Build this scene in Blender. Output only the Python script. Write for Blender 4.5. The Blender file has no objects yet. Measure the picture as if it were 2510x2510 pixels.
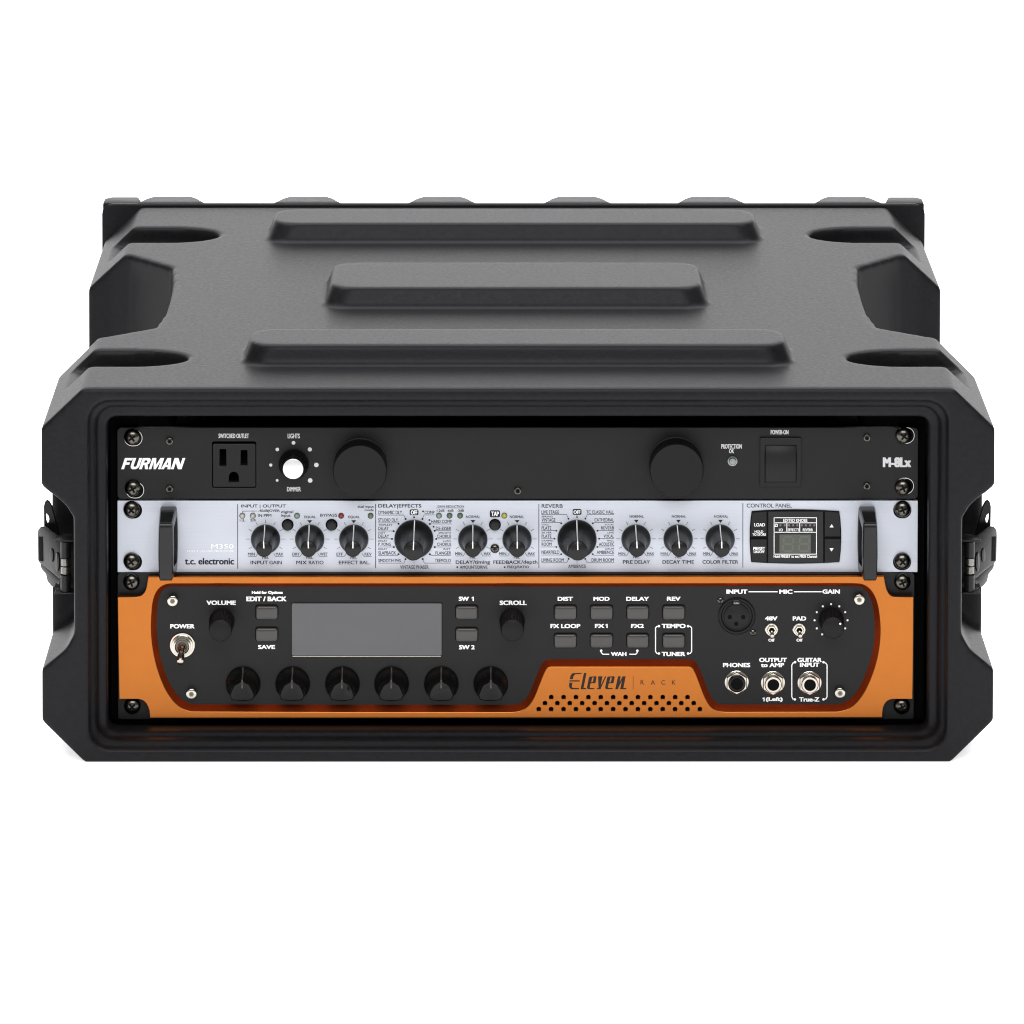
import bpy, bmesh, math, random
from mathutils import Vector, Matrix
R = math.radians
random.seed(7)
SC = bpy.context.scene
COL = SC.collection

# ------------------------------------------------------------------ camera
CX, CY, CZ = -0.01991, -3.136, 0.97719
PIT, YAW, ROLL, FPX, SXP, SYP = 0.05236, 0.0041, -0.001, 12911.5, -11.85, -2724.6
_r0 = Vector((math.cos(YAW), -math.sin(YAW), 0)); _f0 = Vector((math.sin(YAW), math.cos(YAW), 0)); _zh = Vector((0, 0, 1))
_fw = _f0 * math.cos(PIT) - _zh * math.sin(PIT); _up = _f0 * math.sin(PIT) + _zh * math.cos(PIT)
_rt = _r0 * math.cos(ROLL) - _up * math.sin(ROLL); _uq = _r0 * math.sin(ROLL) + _up * math.cos(ROLL)
cam = bpy.data.cameras.new('camera')
camo = bpy.data.objects.new('camera', cam); COL.objects.link(camo)
camo.matrix_world = Matrix(((_rt.x, _uq.x, -_fw.x, CX), (_rt.y, _uq.y, -_fw.y, CY), (_rt.z, _uq.z, -_fw.z, CZ), (0, 0, 0, 1)))
cam.sensor_width = 36; cam.lens = 36 * FPX / 2510
cam.shift_x = -SXP / 2510; cam.shift_y = SYP / 2510
cam.clip_start = 0.1; cam.clip_end = 100
SC.camera = camo

# ------------------------------------------------------------------ world, studio lamps, exposure
W = bpy.data.worlds.new('World'); SC.world = W; W.use_nodes = True
W.node_tree.nodes['Background'].inputs[0].default_value = (1, 1, 1, 1)
W.node_tree.nodes['Background'].inputs[1].default_value = 0.22
def area(name, loc, target, sx, sy, power, col=(1, 1, 1)):
    l = bpy.data.lights.new(name, 'AREA'); l.shape = 'RECTANGLE'; l.size = sx; l.size_y = sy; l.energy = power; l.color = col
    o = bpy.data.objects.new(name, l); COL.objects.link(o); o.location = loc
    o.rotation_euler = (Vector(target) - Vector(loc)).to_track_quat('-Z', 'Y').to_euler()
    return o
area('overhead_softbox', (0, 0.75, 2.5), (0, 0.75, 0), 3.6, 2.4, 128, (0.985, 0.98, 1.0))
area('front_softbox', (0.0, -3.0, 2.3), (0, 0, 0.1), 2.4, 1.2, 85)
SC.view_settings.view_transform = 'Standard'; SC.view_settings.look = 'None'
SC.view_settings.exposure = 0.0; SC.view_settings.gamma = 1.0; SC.view_settings.use_curve_mapping = False
SC.cycles.max_bounces = 8; SC.cycles.use_denoising = True; SC.cycles.filter_width = 1.1

# ------------------------------------------------------------------ materials
def mat(name, col, rough=0.5, metal=0.0, spec=0.5, bump=None, var=0.0, vscale=60, stretch=None, coat=0.0, rvar=0.0):
    m = bpy.data.materials.new(name); m.use_nodes = True
    nt = m.node_tree; b = nt.nodes['Principled BSDF']
    b.inputs['Base Color'].default_value = (*col, 1); b.inputs['Roughness'].default_value = rough
    b.inputs['Metallic'].default_value = metal; b.inputs['Specular IOR Level'].default_value = spec
    if coat: b.inputs['Coat Weight'].default_value = coat; b.inputs['Coat Roughness'].default_value = 0.08
    if bump or var or rvar:
        tc = nt.nodes.new('ShaderNodeTexCoord'); mp = nt.nodes.new('ShaderNodeMapping')
        nt.links.new(tc.outputs['Object'], mp.inputs[0])
        if stretch: mp.inputs['Scale'].default_value = stretch
    if var or rvar:
        n = nt.nodes.new('ShaderNodeTexNoise'); n.inputs['Scale'].default_value = vscale; n.inputs['Detail'].default_value = 5
        nt.links.new(mp.outputs[0], n.inputs['Vector'])
        if var:
            r = nt.nodes.new('ShaderNodeMapRange'); r.inputs['From Min'].default_value = .25; r.inputs['From Max'].default_value = .75
            r.inputs['To Min'].default_value = 1 - var; r.inputs['To Max'].default_value = 1 + var
            nt.links.new(n.outputs['Fac'], r.inputs[0])
            mx = nt.nodes.new('ShaderNodeVectorMath'); mx.operation = 'SCALE'; mx.inputs[0].default_value = col
            nt.links.new(r.outputs[0], mx.inputs['Scale']); nt.links.new(mx.outputs[0], b.inputs['Base Color'])
        if rvar:
            r2 = nt.nodes.new('ShaderNodeMapRange'); r2.inputs['From Min'].default_value = .25; r2.inputs['From Max'].default_value = .75
            r2.inputs['To Min'].default_value = rough - rvar; r2.inputs['To Max'].default_value = rough + rvar
            nt.links.new(n.outputs['Fac'], r2.inputs[0]); nt.links.new(r2.outputs[0], b.inputs['Roughness'])
    if bump:
        sc_, st, ds = bump
        n2 = nt.nodes.new('ShaderNodeTexNoise'); n2.inputs['Scale'].default_value = sc_; n2.inputs['Detail'].default_value = 3
        nt.links.new(mp.outputs[0], n2.inputs['Vector'])
        bp = nt.nodes.new('ShaderNodeBump'); bp.inputs['Strength'].default_value = st; bp.inputs['Distance'].default_value = ds
        nt.links.new(n2.outputs['Fac'], bp.inputs['Height']); nt.links.new(bp.outputs[0], b.inputs['Normal'])
    return m
M = {}
M['backdrop'] = mat('white_paper_added_glow', (0.9, 0.9, 0.9), 0.9, spec=0.1, var=0.01, vscale=3)
_b = M['backdrop'].node_tree.nodes['Principled BSDF']; _b.inputs['Emission Color'].default_value = (1, 1, 1, 1); _b.inputs['Emission Strength'].default_value = 0.65   # glow added to wash out contact shadows, no real light source
M['shell'] = mat('moulded_black_plastic', (0.007, 0.0069, 0.0075), 0.45, spec=0.16, bump=(480, 0.16, 0.0005), var=0.3, vscale=420, rvar=0.05)
M['shell'].node_tree.nodes['Principled BSDF'].inputs['Specular Tint'].default_value = (0.965, 0.95, 1.0, 1)
M['steel_black'] = mat('black_latch_steel', (0.008, 0.008, 0.0085), 0.34, spec=0.24, bump=(300, 0.08, 0.0003))
M['rail'] = mat('dark_rail_steel', (0.003, 0.003, 0.003), 0.9, spec=0.0)
M['coat_black'] = mat('black_powder_coat', (0.0112, 0.0112, 0.0121), 0.4, spec=0.155, bump=(1500, 0.12, 0.0002), var=0.06, vscale=30)
M['outlet'] = mat('black_outlet_plastic', (0.009, 0.0088, 0.009), 0.45, spec=0.2)
M['void'] = mat('black_void', (0.003, 0.003, 0.003), 0.8, spec=0.1)
M['screw'] = mat('black_oxide_screw', (0.10, 0.093, 0.08), 0.24, metal=1.0, bump=(700, 0.1, 0.0002))
M['bare'] = mat('bare_aluminium', (0.5, 0.49, 0.47), 0.3, metal=0.9)
M['silver'] = mat('brushed_silver', (0.495, 0.518, 0.575), 0.4, metal=0.18, spec=0.45, var=0.03, vscale=1400, stretch=(0.012, 1, 1), rvar=0.02)
M['orange'] = mat('orange_anodised', (0.38, 0.124, 0.026), 0.3, metal=0.85, spec=0.25, bump=(1200, 0.05, 0.0002), var=0.03, vscale=80)
M['orange'].node_tree.nodes['Principled BSDF'].inputs['Specular Tint'].default_value = (1.0, 0.38, 0.12, 1)
M['orange_edge'] = mat('deep_red_edge', (0.34, 0.045, 0.010), 0.34, metal=0.75, spec=0.15)  # recess bevel, redder and darker than the orange face
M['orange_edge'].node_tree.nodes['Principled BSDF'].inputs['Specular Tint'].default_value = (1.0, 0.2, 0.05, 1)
M['xlr'] = mat('matt_black_socket', (0.005, 0.005, 0.005), 0.35, spec=0.18)
M['inset'] = mat('satin_black_panel', (0.0115, 0.0108, 0.011), 0.35, spec=0.17, bump=(1600, 0.06, 0.0002), var=0.05, vscale=25)
M['knob'] = mat('black_knob', (0.007, 0.007, 0.007), 0.34, spec=0.26)
M['rubber'] = mat('soft_black_knob', (0.0055, 0.005, 0.0055), 0.5, spec=0.2)
M['gloss'] = mat('gloss_black_knob', (0.005, 0.005, 0.005), 0.2, spec=0.2)
M['knobgrey'] = mat('dark_grey_handle', (0.009, 0.0088, 0.0095), 0.26, spec=0.28, var=0.15, vscale=120)
M['nickel'] = mat('nickel', (0.5, 0.47, 0.41), 0.2, metal=1.0, bump=(900, 0.05, 0.0002))
M['spring'] = mat('spring_steel', (0.42, 0.4, 0.37), 0.3, metal=1.0)
M['capalu'] = mat('spun_aluminium_cap', (0.72, 0.72, 0.73), 0.3, metal=0.35, spec=0.6)
M['pw'] = mat('white_print', (0.88, 0.88, 0.88), 0.6, spec=0.2)
M['pg'] = mat('light_grey_print', (0.55, 0.55, 0.56), 0.6, spec=0.2)
M['pk'] = mat('black_print', (0.02, 0.02, 0.025), 0.6, spec=0.2)
M['pk2'] = mat('dark_grey_print', (0.045, 0.045, 0.055), 0.6, spec=0.2)
M['pbrown'] = mat('black_logo_print', (0.02, 0.014, 0.012), 0.5, spec=0.2)
M['button'] = mat('smoked_button', (0.05, 0.047, 0.043), 0.25, spec=0.4)
M['glass'] = mat('grey_lcd_glass', (0.07, 0.07, 0.077), 0.1, spec=0.5, var=0.12, vscale=14)  # uneven tone stands in for a soft reflection on the glass
M['lcdglass'] = mat('smoked_display', (0.009, 0.009, 0.009), 0.2, spec=0.22)
M['lcd'] = mat('olive_display', (0.05, 0.055, 0.042), 0.3)
M['seg'] = mat('olive_segment', (0.075, 0.082, 0.06), 0.3)
M['ledsq'] = mat('dull_red_square', (0.16, 0.11, 0.11), 0.4)
M['ledg'] = mat('green_lamp', (0.10, 0.15, 0.085), 0.15, spec=0.6)
M['ledg2'] = mat('pale_green_lamp', (0.2, 0.28, 0.19), 0.15, spec=0.6)
M['ledw'] = mat('ivory_lamp', (0.4, 0.4, 0.34), 0.15, spec=0.6)
M['ledr'] = mat('red_lamp', (0.24, 0.018, 0.02), 0.15, spec=0.6)
M['ledy'] = mat('yellow_lamp', (0.4, 0.36, 0.06), 0.15, spec=0.6)
M['ledc'] = mat('clear_lamp', (0.22, 0.235, 0.23), 0.2, metal=0.6)

# ------------------------------------------------------------------ helpers (all lengths in millimetres)
POS = {}
def wpos(o): return POS.get(o.name, Vector((0, 0, 0)))
def thing(name, label, cat, loc):
    o = bpy.data.objects.new(name, None); COL.objects.link(o); o.empty_display_size = .05
    o.location = Vector(loc) / 1000; POS[o.name] = Vector(loc); o['label'] = label; o['category'] = cat
    return o
def link_mesh(name, me, material, parent, label=None, smooth=35):
    """me holds world millimetres; the object gets its origin in the middle of its own box"""
    xs = [v.co for v in me.vertices]
    if not xs: return None
    lo = Vector((min(v.x for v in xs), min(v.y for v in xs), min(v.z for v in xs))); hi = Vector((max(v.x for v in xs), max(v.y for v in xs), max(v.z for v in xs)))
    c = (lo + hi) / 2
    me.transform(Matrix.Scale(.001, 4) @ Matrix.Translation(-c))
    me.materials.clear(); me.materials.append(M[material])
    if smooth and len(me.polygons):
        me.polygons.foreach_set('use_smooth', [True] * len(me.polygons)); me.set_sharp_from_angle(angle=R(smooth))
    o = bpy.data.objects.new(name, me); COL.objects.link(o); POS[o.name] = c
    if parent is not None:
        o.parent = parent; o.location = (c - wpos(parent)) / 1000
    else: o.location = c / 1000
    if label: o['label'] = label
    return o
class MB:
    def __init__(s): s.v = []; s.f = []
    def add(s, vs, fs):
        n = len(s.v); s.v += [tuple(p) for p in vs]; s.f += [tuple(i + n for i in f) for f in fs]; return s
    def box(s, x0, x1, y0, y1, z0, z1):
        return s.add([(x0, y0, z0), (x1, y0, z0), (x1, y1, z0), (x0, y1, z0), (x0, y0, z1), (x1, y0, z1), (x1, y1, z1), (x0, y1, z1)],
                     [(0, 3, 2, 1), (4, 5, 6, 7), (0, 1, 5, 4), (1, 2, 6, 5), (2, 3, 7, 6), (3, 0, 4, 7)])
    def prism(s, a, b):
        """two loops of equal length -> closed solid"""
        n = len(a); return s.add(list(a) + list(b), [tuple(range(n))[::-1], tuple(range(n, 2 * n))] + [(i, (i + 1) % n, n + (i + 1) % n, n + i) for i in range(n)])
    def loft(s, loops, cap0=True, cap1=True):
        n = len(loops[0]); vs = [p for l in loops for p in l]; fs = []
        for k in range(len(loops) - 1):
            for i in range(n):
                fs.append((k * n + i, k * n + (i + 1) % n, (k + 1) * n + (i + 1) % n, (k + 1) * n + i))
        if cap0: fs.append(tuple(range(n))[::-1])
        if cap1: fs.append(tuple(range((len(loops) - 1) * n, len(loops) * n)))
        return s.add(vs, fs)
    def lathe(s, cx, cz, y0, prof, n=40, ph=0.0, tilt=None):
        """profile of (radius, height toward the viewer)"""
        loops = []
        for (r, h) in prof:
            l = []
            for i in range(n):
                a = 2 * math.pi * i / n + ph
                l.append((cx + r * math.cos(a), y0 - h, cz + r * math.sin(a)))
            loops.append(l)
        return s.loft(loops, True, True)
    def rod(s, p, q, r0, r1, n=20):
        p = Vector(p); q = Vector(q); d = (q - p).normalized(); u = d.orthogonal().normalized(); w = d.cross(u)
        def ring(c, r): return [tuple(c + (u * math.cos(2 * math.pi * i / n) + w * math.sin(2 * math.pi * i / n)) * r) for i in range(n)]
        return s.loft([ring(p, r0), ring(q, r1)])
    def mesh(s):
        me = bpy.data.meshes.new('m'); me.from_pydata(s.v, [], s.f); me.update()
        bm = bmesh.new(); bm.from_mesh(me); bmesh.ops.recalc_face_normals(bm, faces=bm.faces); bm.to_mesh(me); bm.free()
        return me
    def build(s, name, material, parent, label=None, bevel=0, seg=2, smooth=35):
        me = s.mesh()
        if bevel:
            bm = bmesh.new(); bm.from_mesh(me)
            es = [e for e in bm.edges if len(e.link_faces) == 2 and e.calc_face_angle(0) > R(25)]
            bmesh.ops.bevel(bm, geom=es, offset=bevel, segments=seg, affect='EDGES', profile=.5, clamp_overlap=True)
            bm.to_mesh(me); bm.free()
        return link_mesh(name, me, material, parent, label, smooth)

# measured spots on a panel face -> millimetres on that face (plane at depth y)
def pan(px, py, y=0.0):
    d = _fw + _rt * ((px - 1255 - SXP) / FPX) - _uq * ((py - 1255 - SYP) / FPX)
    t = (y / 1000 - CY) / d.y
    return (1000 * (CX + d.x * t), 1000 * (CZ + d.z * t))
def plen(n): return n / 4.09                      # measured length on the panels -> millimetres
class Zoom:
    def __init__(s, x0, y0, k, y=0.0): s.x0, s.y0, s.k, s.y = x0, y0, k, y
    def p(s, x, y): return pan(s.x0 + x / s.k, s.y0 + y / s.k, s.y)
    def l(s, n): return plen(n / s.k)

# 2D outlines -> bevelled plates and lettering, converted in one go
JOBS = []
def plate(name, loops, yf, t, material, parent, bevel=0.3, label=None, smooth=40):
    cu = bpy.data.curves.new('c', 'CURVE'); cu.dimensions = '2D'; cu.fill_mode = 'BOTH'
    for lp in loops:
        sp = cu.splines.new('POLY'); sp.points.add(len(lp) - 1); sp.use_cyclic_u = True
        for q, (x, z) in zip(sp.points, lp): q.co = (x, z, 0, 1)
    b = min(bevel, t * .45); cu.extrude = t / 2 - b; cu.bevel_depth = b; cu.bevel_resolution = 1; cu.offset = -b
    o = bpy.data.objects.new('tmp', cu); COL.objects.link(o)
    mw = Matrix.Translation((0, yf + t / 2, 0)) @ Matrix.Rotation(R(90), 4, 'X')
    holder = bpy.data.objects.new(name, None)
    JOBS.append((o, name, mw, None, material, parent, label, smooth)); bpy.data.objects.remove(holder)
    return o
def text(s, x0, z1, x1, z0, y, material, parent, bold=0.0, shear=0.0, name='lettering', label=None, space=1.0):
    cu = bpy.data.curves.new('t', 'FONT'); cu.body = s; cu.size = 1; cu.shear = shear; cu.fill_mode = 'FRONT'; cu.resolution_u = 3
    cu.space_character = space
    o = bpy.data.objects.new('tmp', cu); COL.objects.link(o)
    JOBS.append((o, name, None, (x0, x1, z0, z1, y, bold), material, parent, label, 0))
def flush():
    dg = bpy.context.evaluated_depsgraph_get(); dg.update()
    for (o, name, mw, box, material, parent, label, smooth) in JOBS:
        me = bpy.data.meshes.new_from_object(o.evaluated_get(dg))
        cu = o.data; bpy.data.objects.remove(o); bpy.data.curves.remove(cu)
        if not len(me.vertices): continue
        if box:
            x0, x1, z0, z1, y, bold = box
            ax = [v.co.x for v in me.vertices]; ay = [v.co.y for v in me.vertices]
            a0, a1, b0, b1 = min(ax), max(ax), min(ay), max(ay)
            bx = bold * (z1 - z0); bz = bx * .5; x0 += bx; x1 -= bx; z0 += bz; z1 -= bz
            P = [(x0 + (v.co.x - a0) / max(1e-6, a1 - a0) * (x1 - x0), z0 + (v.co.y - b0) / max(1e-6, b1 - b0) * (z1 - z0)) for v in me.vertices]
            F = [tuple(p.vertices) for p in me.polygons]; mbt = MB()
            for i, (sx_, sz_) in enumerate(((0, 0),) if not bold else ((-1, -1), (1, -1), (-1, 1), (1, 1), (0, 0))):     # heavier strokes
                mbt.add([(q[0] + sx_ * bx, y - .006 * i, q[1] + sz_ * bz) for q in P], F)
            bpy.data.meshes.remove(me); me = bpy.data.meshes.new('m'); me.from_pydata(mbt.v, [], mbt.f); me.update()
        else: me.transform(mw)
        link_mesh(name, me, material, parent, label, smooth)
    JOBS.clear()
def rrect(x0, x1, z0, z1, r, n=5):
    out = []
    for (cx, cz, a0) in ((x1 - r, z1 - r, 0), (x0 + r, z1 - r, 90), (x0 + r, z0 + r, 180), (x1 - r, z0 + r, 270)):
        for i in range(n + 1):
            a = R(a0 + 90 * i / n); out.append((cx + r * math.cos(a), cz + r * math.sin(a)))
    return out
def circ(cx, cz, r, n=24, rx=None): return [(cx + (rx or r) * math.cos(2 * math.pi * i / n), cz + r * math.sin(2 * math.pi * i / n)) for i in range(n)]
def catmull(pts, n=6, closed=True):
    out = []; m = len(pts); P = [Vector(p) for p in pts]; T_ = []
    for i in range(m):
        a, b = P[i] - P[i - 1], P[(i + 1) % m] - P[i]; d = (a.normalized() + b.normalized()).normalized(); T_.append((d, a.length, b.length))
    for i in range(m):
        p, q = P[i], P[(i + 1) % m]; L = (q - p).length; t0, t1 = T_[i][0] * L, T_[(i + 1) % m][0] * L
        if L > 40: out += [tuple(p), tuple(q + (p - q).normalized() * .5)]; continue
        for k in range(n):
            t = k / n; h0 = 2 * t ** 3 - 3 * t * t + 1; h1 = t ** 3 - 2 * t * t + t; h2 = -2 * t ** 3 + 3 * t * t; h3 = t ** 3 - t * t
            v = p * h0 + t0 * h1 + q * h2 + t1 * h3; out.append((v.x, v.y))
    return out
def strokes(lines, w, y, material, parent, name='printed_lines', dots=()):
    """flat printed lines: polylines of (x, z), width w"""
    mb = MB()
    for ln in lines:
        for i_, (a, b) in enumerate(zip(ln[:-1], ln[1:])):
            yy = y - .008 * (i_ % 3)
            d = Vector((b[0] - a[0], b[1] - a[1])); L = d.length
            if L < 1e-6: continue
            d /= L; n = Vector((-d.y, d.x)) * w / 2; e = d * w * .35
            mb.add([(a[0] - e.x + n.x, yy, a[1] - e.y + n.y), (b[0] + e.x + n.x, yy, b[1] + e.y + n.y), (b[0] + e.x - n.x, yy, b[1] + e.y - n.y), (a[0] - e.x - n.x, yy, a[1] - e.y - n.y)], [(0, 1, 2, 3)])
    for (x, z, r) in dots:
        c = circ(x, z, r, 14); mb.add([(p[0], y - .01, p[1]) for p in c], [tuple(range(14))])
    return mb.build(name, material, parent, smooth=0)
def flat(polys, y, material, parent, name, label=None):
    mb = MB()
    for p in polys: mb.add([(a, y, b) for a, b in p], [tuple(range(len(p)))])
    return mb.build(name, material, parent, label, smooth=0)

# ------------------------------------------------------------------ setting: seamless white backdrop
mb = MB(); prof = [(-1500, 0), (-300, 0), (400, 0), (1100, 0), (2000, 0)]
for i in range(1, 13):
    a = R(90 * i / 12); prof.append((2000 + 900 * math.sin(a), 900 - 900 * math.cos(a)))
prof += [(2900, 2000), (2900, 3000)]
for i, (y, z) in enumerate(prof):
    mb.v += [(-2600, y, z), (2600, y, z)]
    if i: mb.f.append((2 * i - 2, 2 * i - 1, 2 * i + 1, 2 * i))
bd = mb.build('studio_backdrop', 'backdrop', None, smooth=60); bd['kind'] = 'structure'; bd['label'] = 'seamless white floor and backdrop with an added glow'

# ------------------------------------------------------------------ rack case
HT, ZB, DEP, FR = 226.0, 15.7, 526.0, -36.0        # case height, panel bottom, depth, y of the front rim
U = 44.45
case = thing('rack_case', 'black moulded plastic rack case with ribbed top and side latches', 'rack case', (0, 230, 0))
def yz(d): return FR + d
def solid(mb):
    me = mb.mesh(); o = bpy.data.objects.new('tmp', me); COL.objects.link(o); return o
def prism_y(poly, d0, d1):                          # outline in x,z swept along the depth
    return MB().prism([(x, yz(d0), z) for x, z in poly], [(x, yz(d1), z) for x, z in poly])
def prism_z(poly, z0, z1):                          # outline in x,d swept upward
    return MB().prism([(x, yz(d), z0) for x, d in poly], [(x, yz(d), z1) for x, d in poly])
body = [(-259, 0), (259, 0), (284, 25), (284, 202), (259, HT), (-259, HT), (-284, 202), (-284, 25)]
adds = []; cuts = []
for (hw, b0, t0, t1, b1) in ((167, 55, 58.5, 102, 108), (122.5, 211, 216, 291, 298), (166.5, 407, 412, 459, 466)):
    def rr(h, a, b, r): return rrect(-h, h, a, b, r, 5)
    A = rr(hw, b0, b1, 13); B = rr(hw - 4.5, t0, t1, 15)
    adds.append(MB().loft([[(x, yz(d), HT - 6) for x, d in A], [(x, yz(d), HT) for x, d in A], [(x, yz(d), HT + 12.5) for x, d in B]]))
for sg in (-1, 1):
    # corner grooves, open to the side
    for (d0, d1, xi) in ((411, 459, 200), (57, 99, 201)):
        c = (d0 + d1) / 2; r = (d1 - d0) / 2; e = 34
        arc = [(xi + e - e * math.sin(R(90) * k / 8), c - r * math.cos(R(90) * k / 8)) for k in range(9)]
        arc = arc + [(x, 2 * c - d) for x, d in arc[-2::-1]]
        poly = [(300, d0)] + arc + [(300, d1)]
        cuts.append(prism_z([(sg * x, d) for x, d in poly], HT - 14, HT + 30))
    # deep side scoops with a bowed inner wall
    poly = [(300, 126), (268, 131), (256, 135), (226, 160), (222, 200), (221.5, 240), (222.5, 290), (226, 333), (256, 370), (268, 374), (300, 378)]
    cuts.append(prism_z([(sg * x, d) for x, d in poly], 62, HT + 30))
    # latch recess on the front edge of each side
    poly = [(300, 176), (284.5, 167.5), (270, 156), (265, 148), (265, 77), (270, 68), (284.5, 56), (300, 47)]
    cuts.append(prism_y([(sg * x, z) for x, z in poly], -10, 76))
for (hw, z0, z1, r, d0, d1) in ((256, 8, 218, 12, -5, 6), (252, 11.5, 213, 10, 0, 14), (246, 14.5, 205, 5, 5, 30), (250, 9, 213, 7, 29, 122), (213, 12, 209, 7, 118, 540)):
    cuts.append(prism_y(rrect(-hw, hw, z0, z1, r, 5), d0, d1))
base = solid(prism_y(body, 0, DEP)); tmp = [base]
for lst, op in ((adds, 'UNION'), (cuts, 'DIFFERENCE')):
    for s_ in lst:
        o = solid(s_); tmp.append(o)
        md = base.modifiers.new('b', 'BOOLEAN'); md.operation = op; md.object = o; md.solver = 'EXACT'
md = base.modifiers.new('r', 'REMESH'); md.mode = 'VOXEL'; md.voxel_size = 1.7; md.adaptivity = 0
md = base.modifiers.new('s', 'SMOOTH'); md.factor = .5; md.iterations = 6
dg = bpy.context.evaluated_depsgraph_get(); dg.update()
shell = bpy.data.meshes.new_from_object(base.evaluated_get(dg))
for o in tmp:
    me = o.data; bpy.data.objects.remove(o); bpy.data.meshes.remove(me)
link_mesh('shell', shell, 'shell', case, smooth=0)
shell.polygons.foreach_set('use_smooth', [True] * len(shell.polygons))
# rear lid: squarer than the body, with six raised feet on its upper edge
YL = yz(DEP); ZT = HT + 1.8
def lidloop(k, y): return [(x, y, z) for x, z in rrect(-286 + k, 286 - k, 4 + k, ZT - k, 7, 4)]
lo = MB().loft([lidloop(.8, YL + .4), lidloop(0, YL + 1.2), lidloop(0, YL + 5), lidloop(2.5, YL + 8), lidloop(7, YL + 24), lidloop(14, YL + 28)]).build('rear_lid', 'shell', case)
for (a, b) in ((265, 395), (527, 648), (780, 903), (1035, 1160), (1290, 1410), (1548, 1670)):
    c = ((a + b) / 2 - 977) / 2.715; w = 22.5
    pl_ = [(-w - 1, 3), (-w + 2, 10), (-w + 5, 18), (-w + 9, 24), (w - 9, 24), (w - 5, 18), (w - 2, 10), (w + 1, 3)]
    MB().prism([(c + x, YL + d, HT - 22) for x, d in pl_], [(c + x, YL + d, ZT + .5) for x, d in pl_]).build('lid_rib', 'shell', lo, bevel=.8)
for sg in (-1, 1):
    pl_ = [(285.6, 3), (285.6, 19), (281, 24), (262, 24), (258, 3)]
    MB().prism([(sg * x, YL + d, HT - 60) for x, d in pl_], [(sg * x, YL + d, ZT + .3) for x, d in pl_]).build('lid_corner', 'shell', lo, bevel=1.2)
# rack rails
for sg in (-1, 1):
    rl = MB(); x0, x1 = sorted((sg * 229, sg * 245.5))
    rl.box(x0, x1, 4.2, 6.2, 14.2, 206); xa, xb = sorted((sg * 243.5, sg * 245.5)); rl.box(xa, xb, 6.2, 40, 14.2, 206)
    rl.box(x0, x1, 6.4, 30, 203, 205)
    rl.build('rack_rail', 'rail', case, smooth=0)
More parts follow.
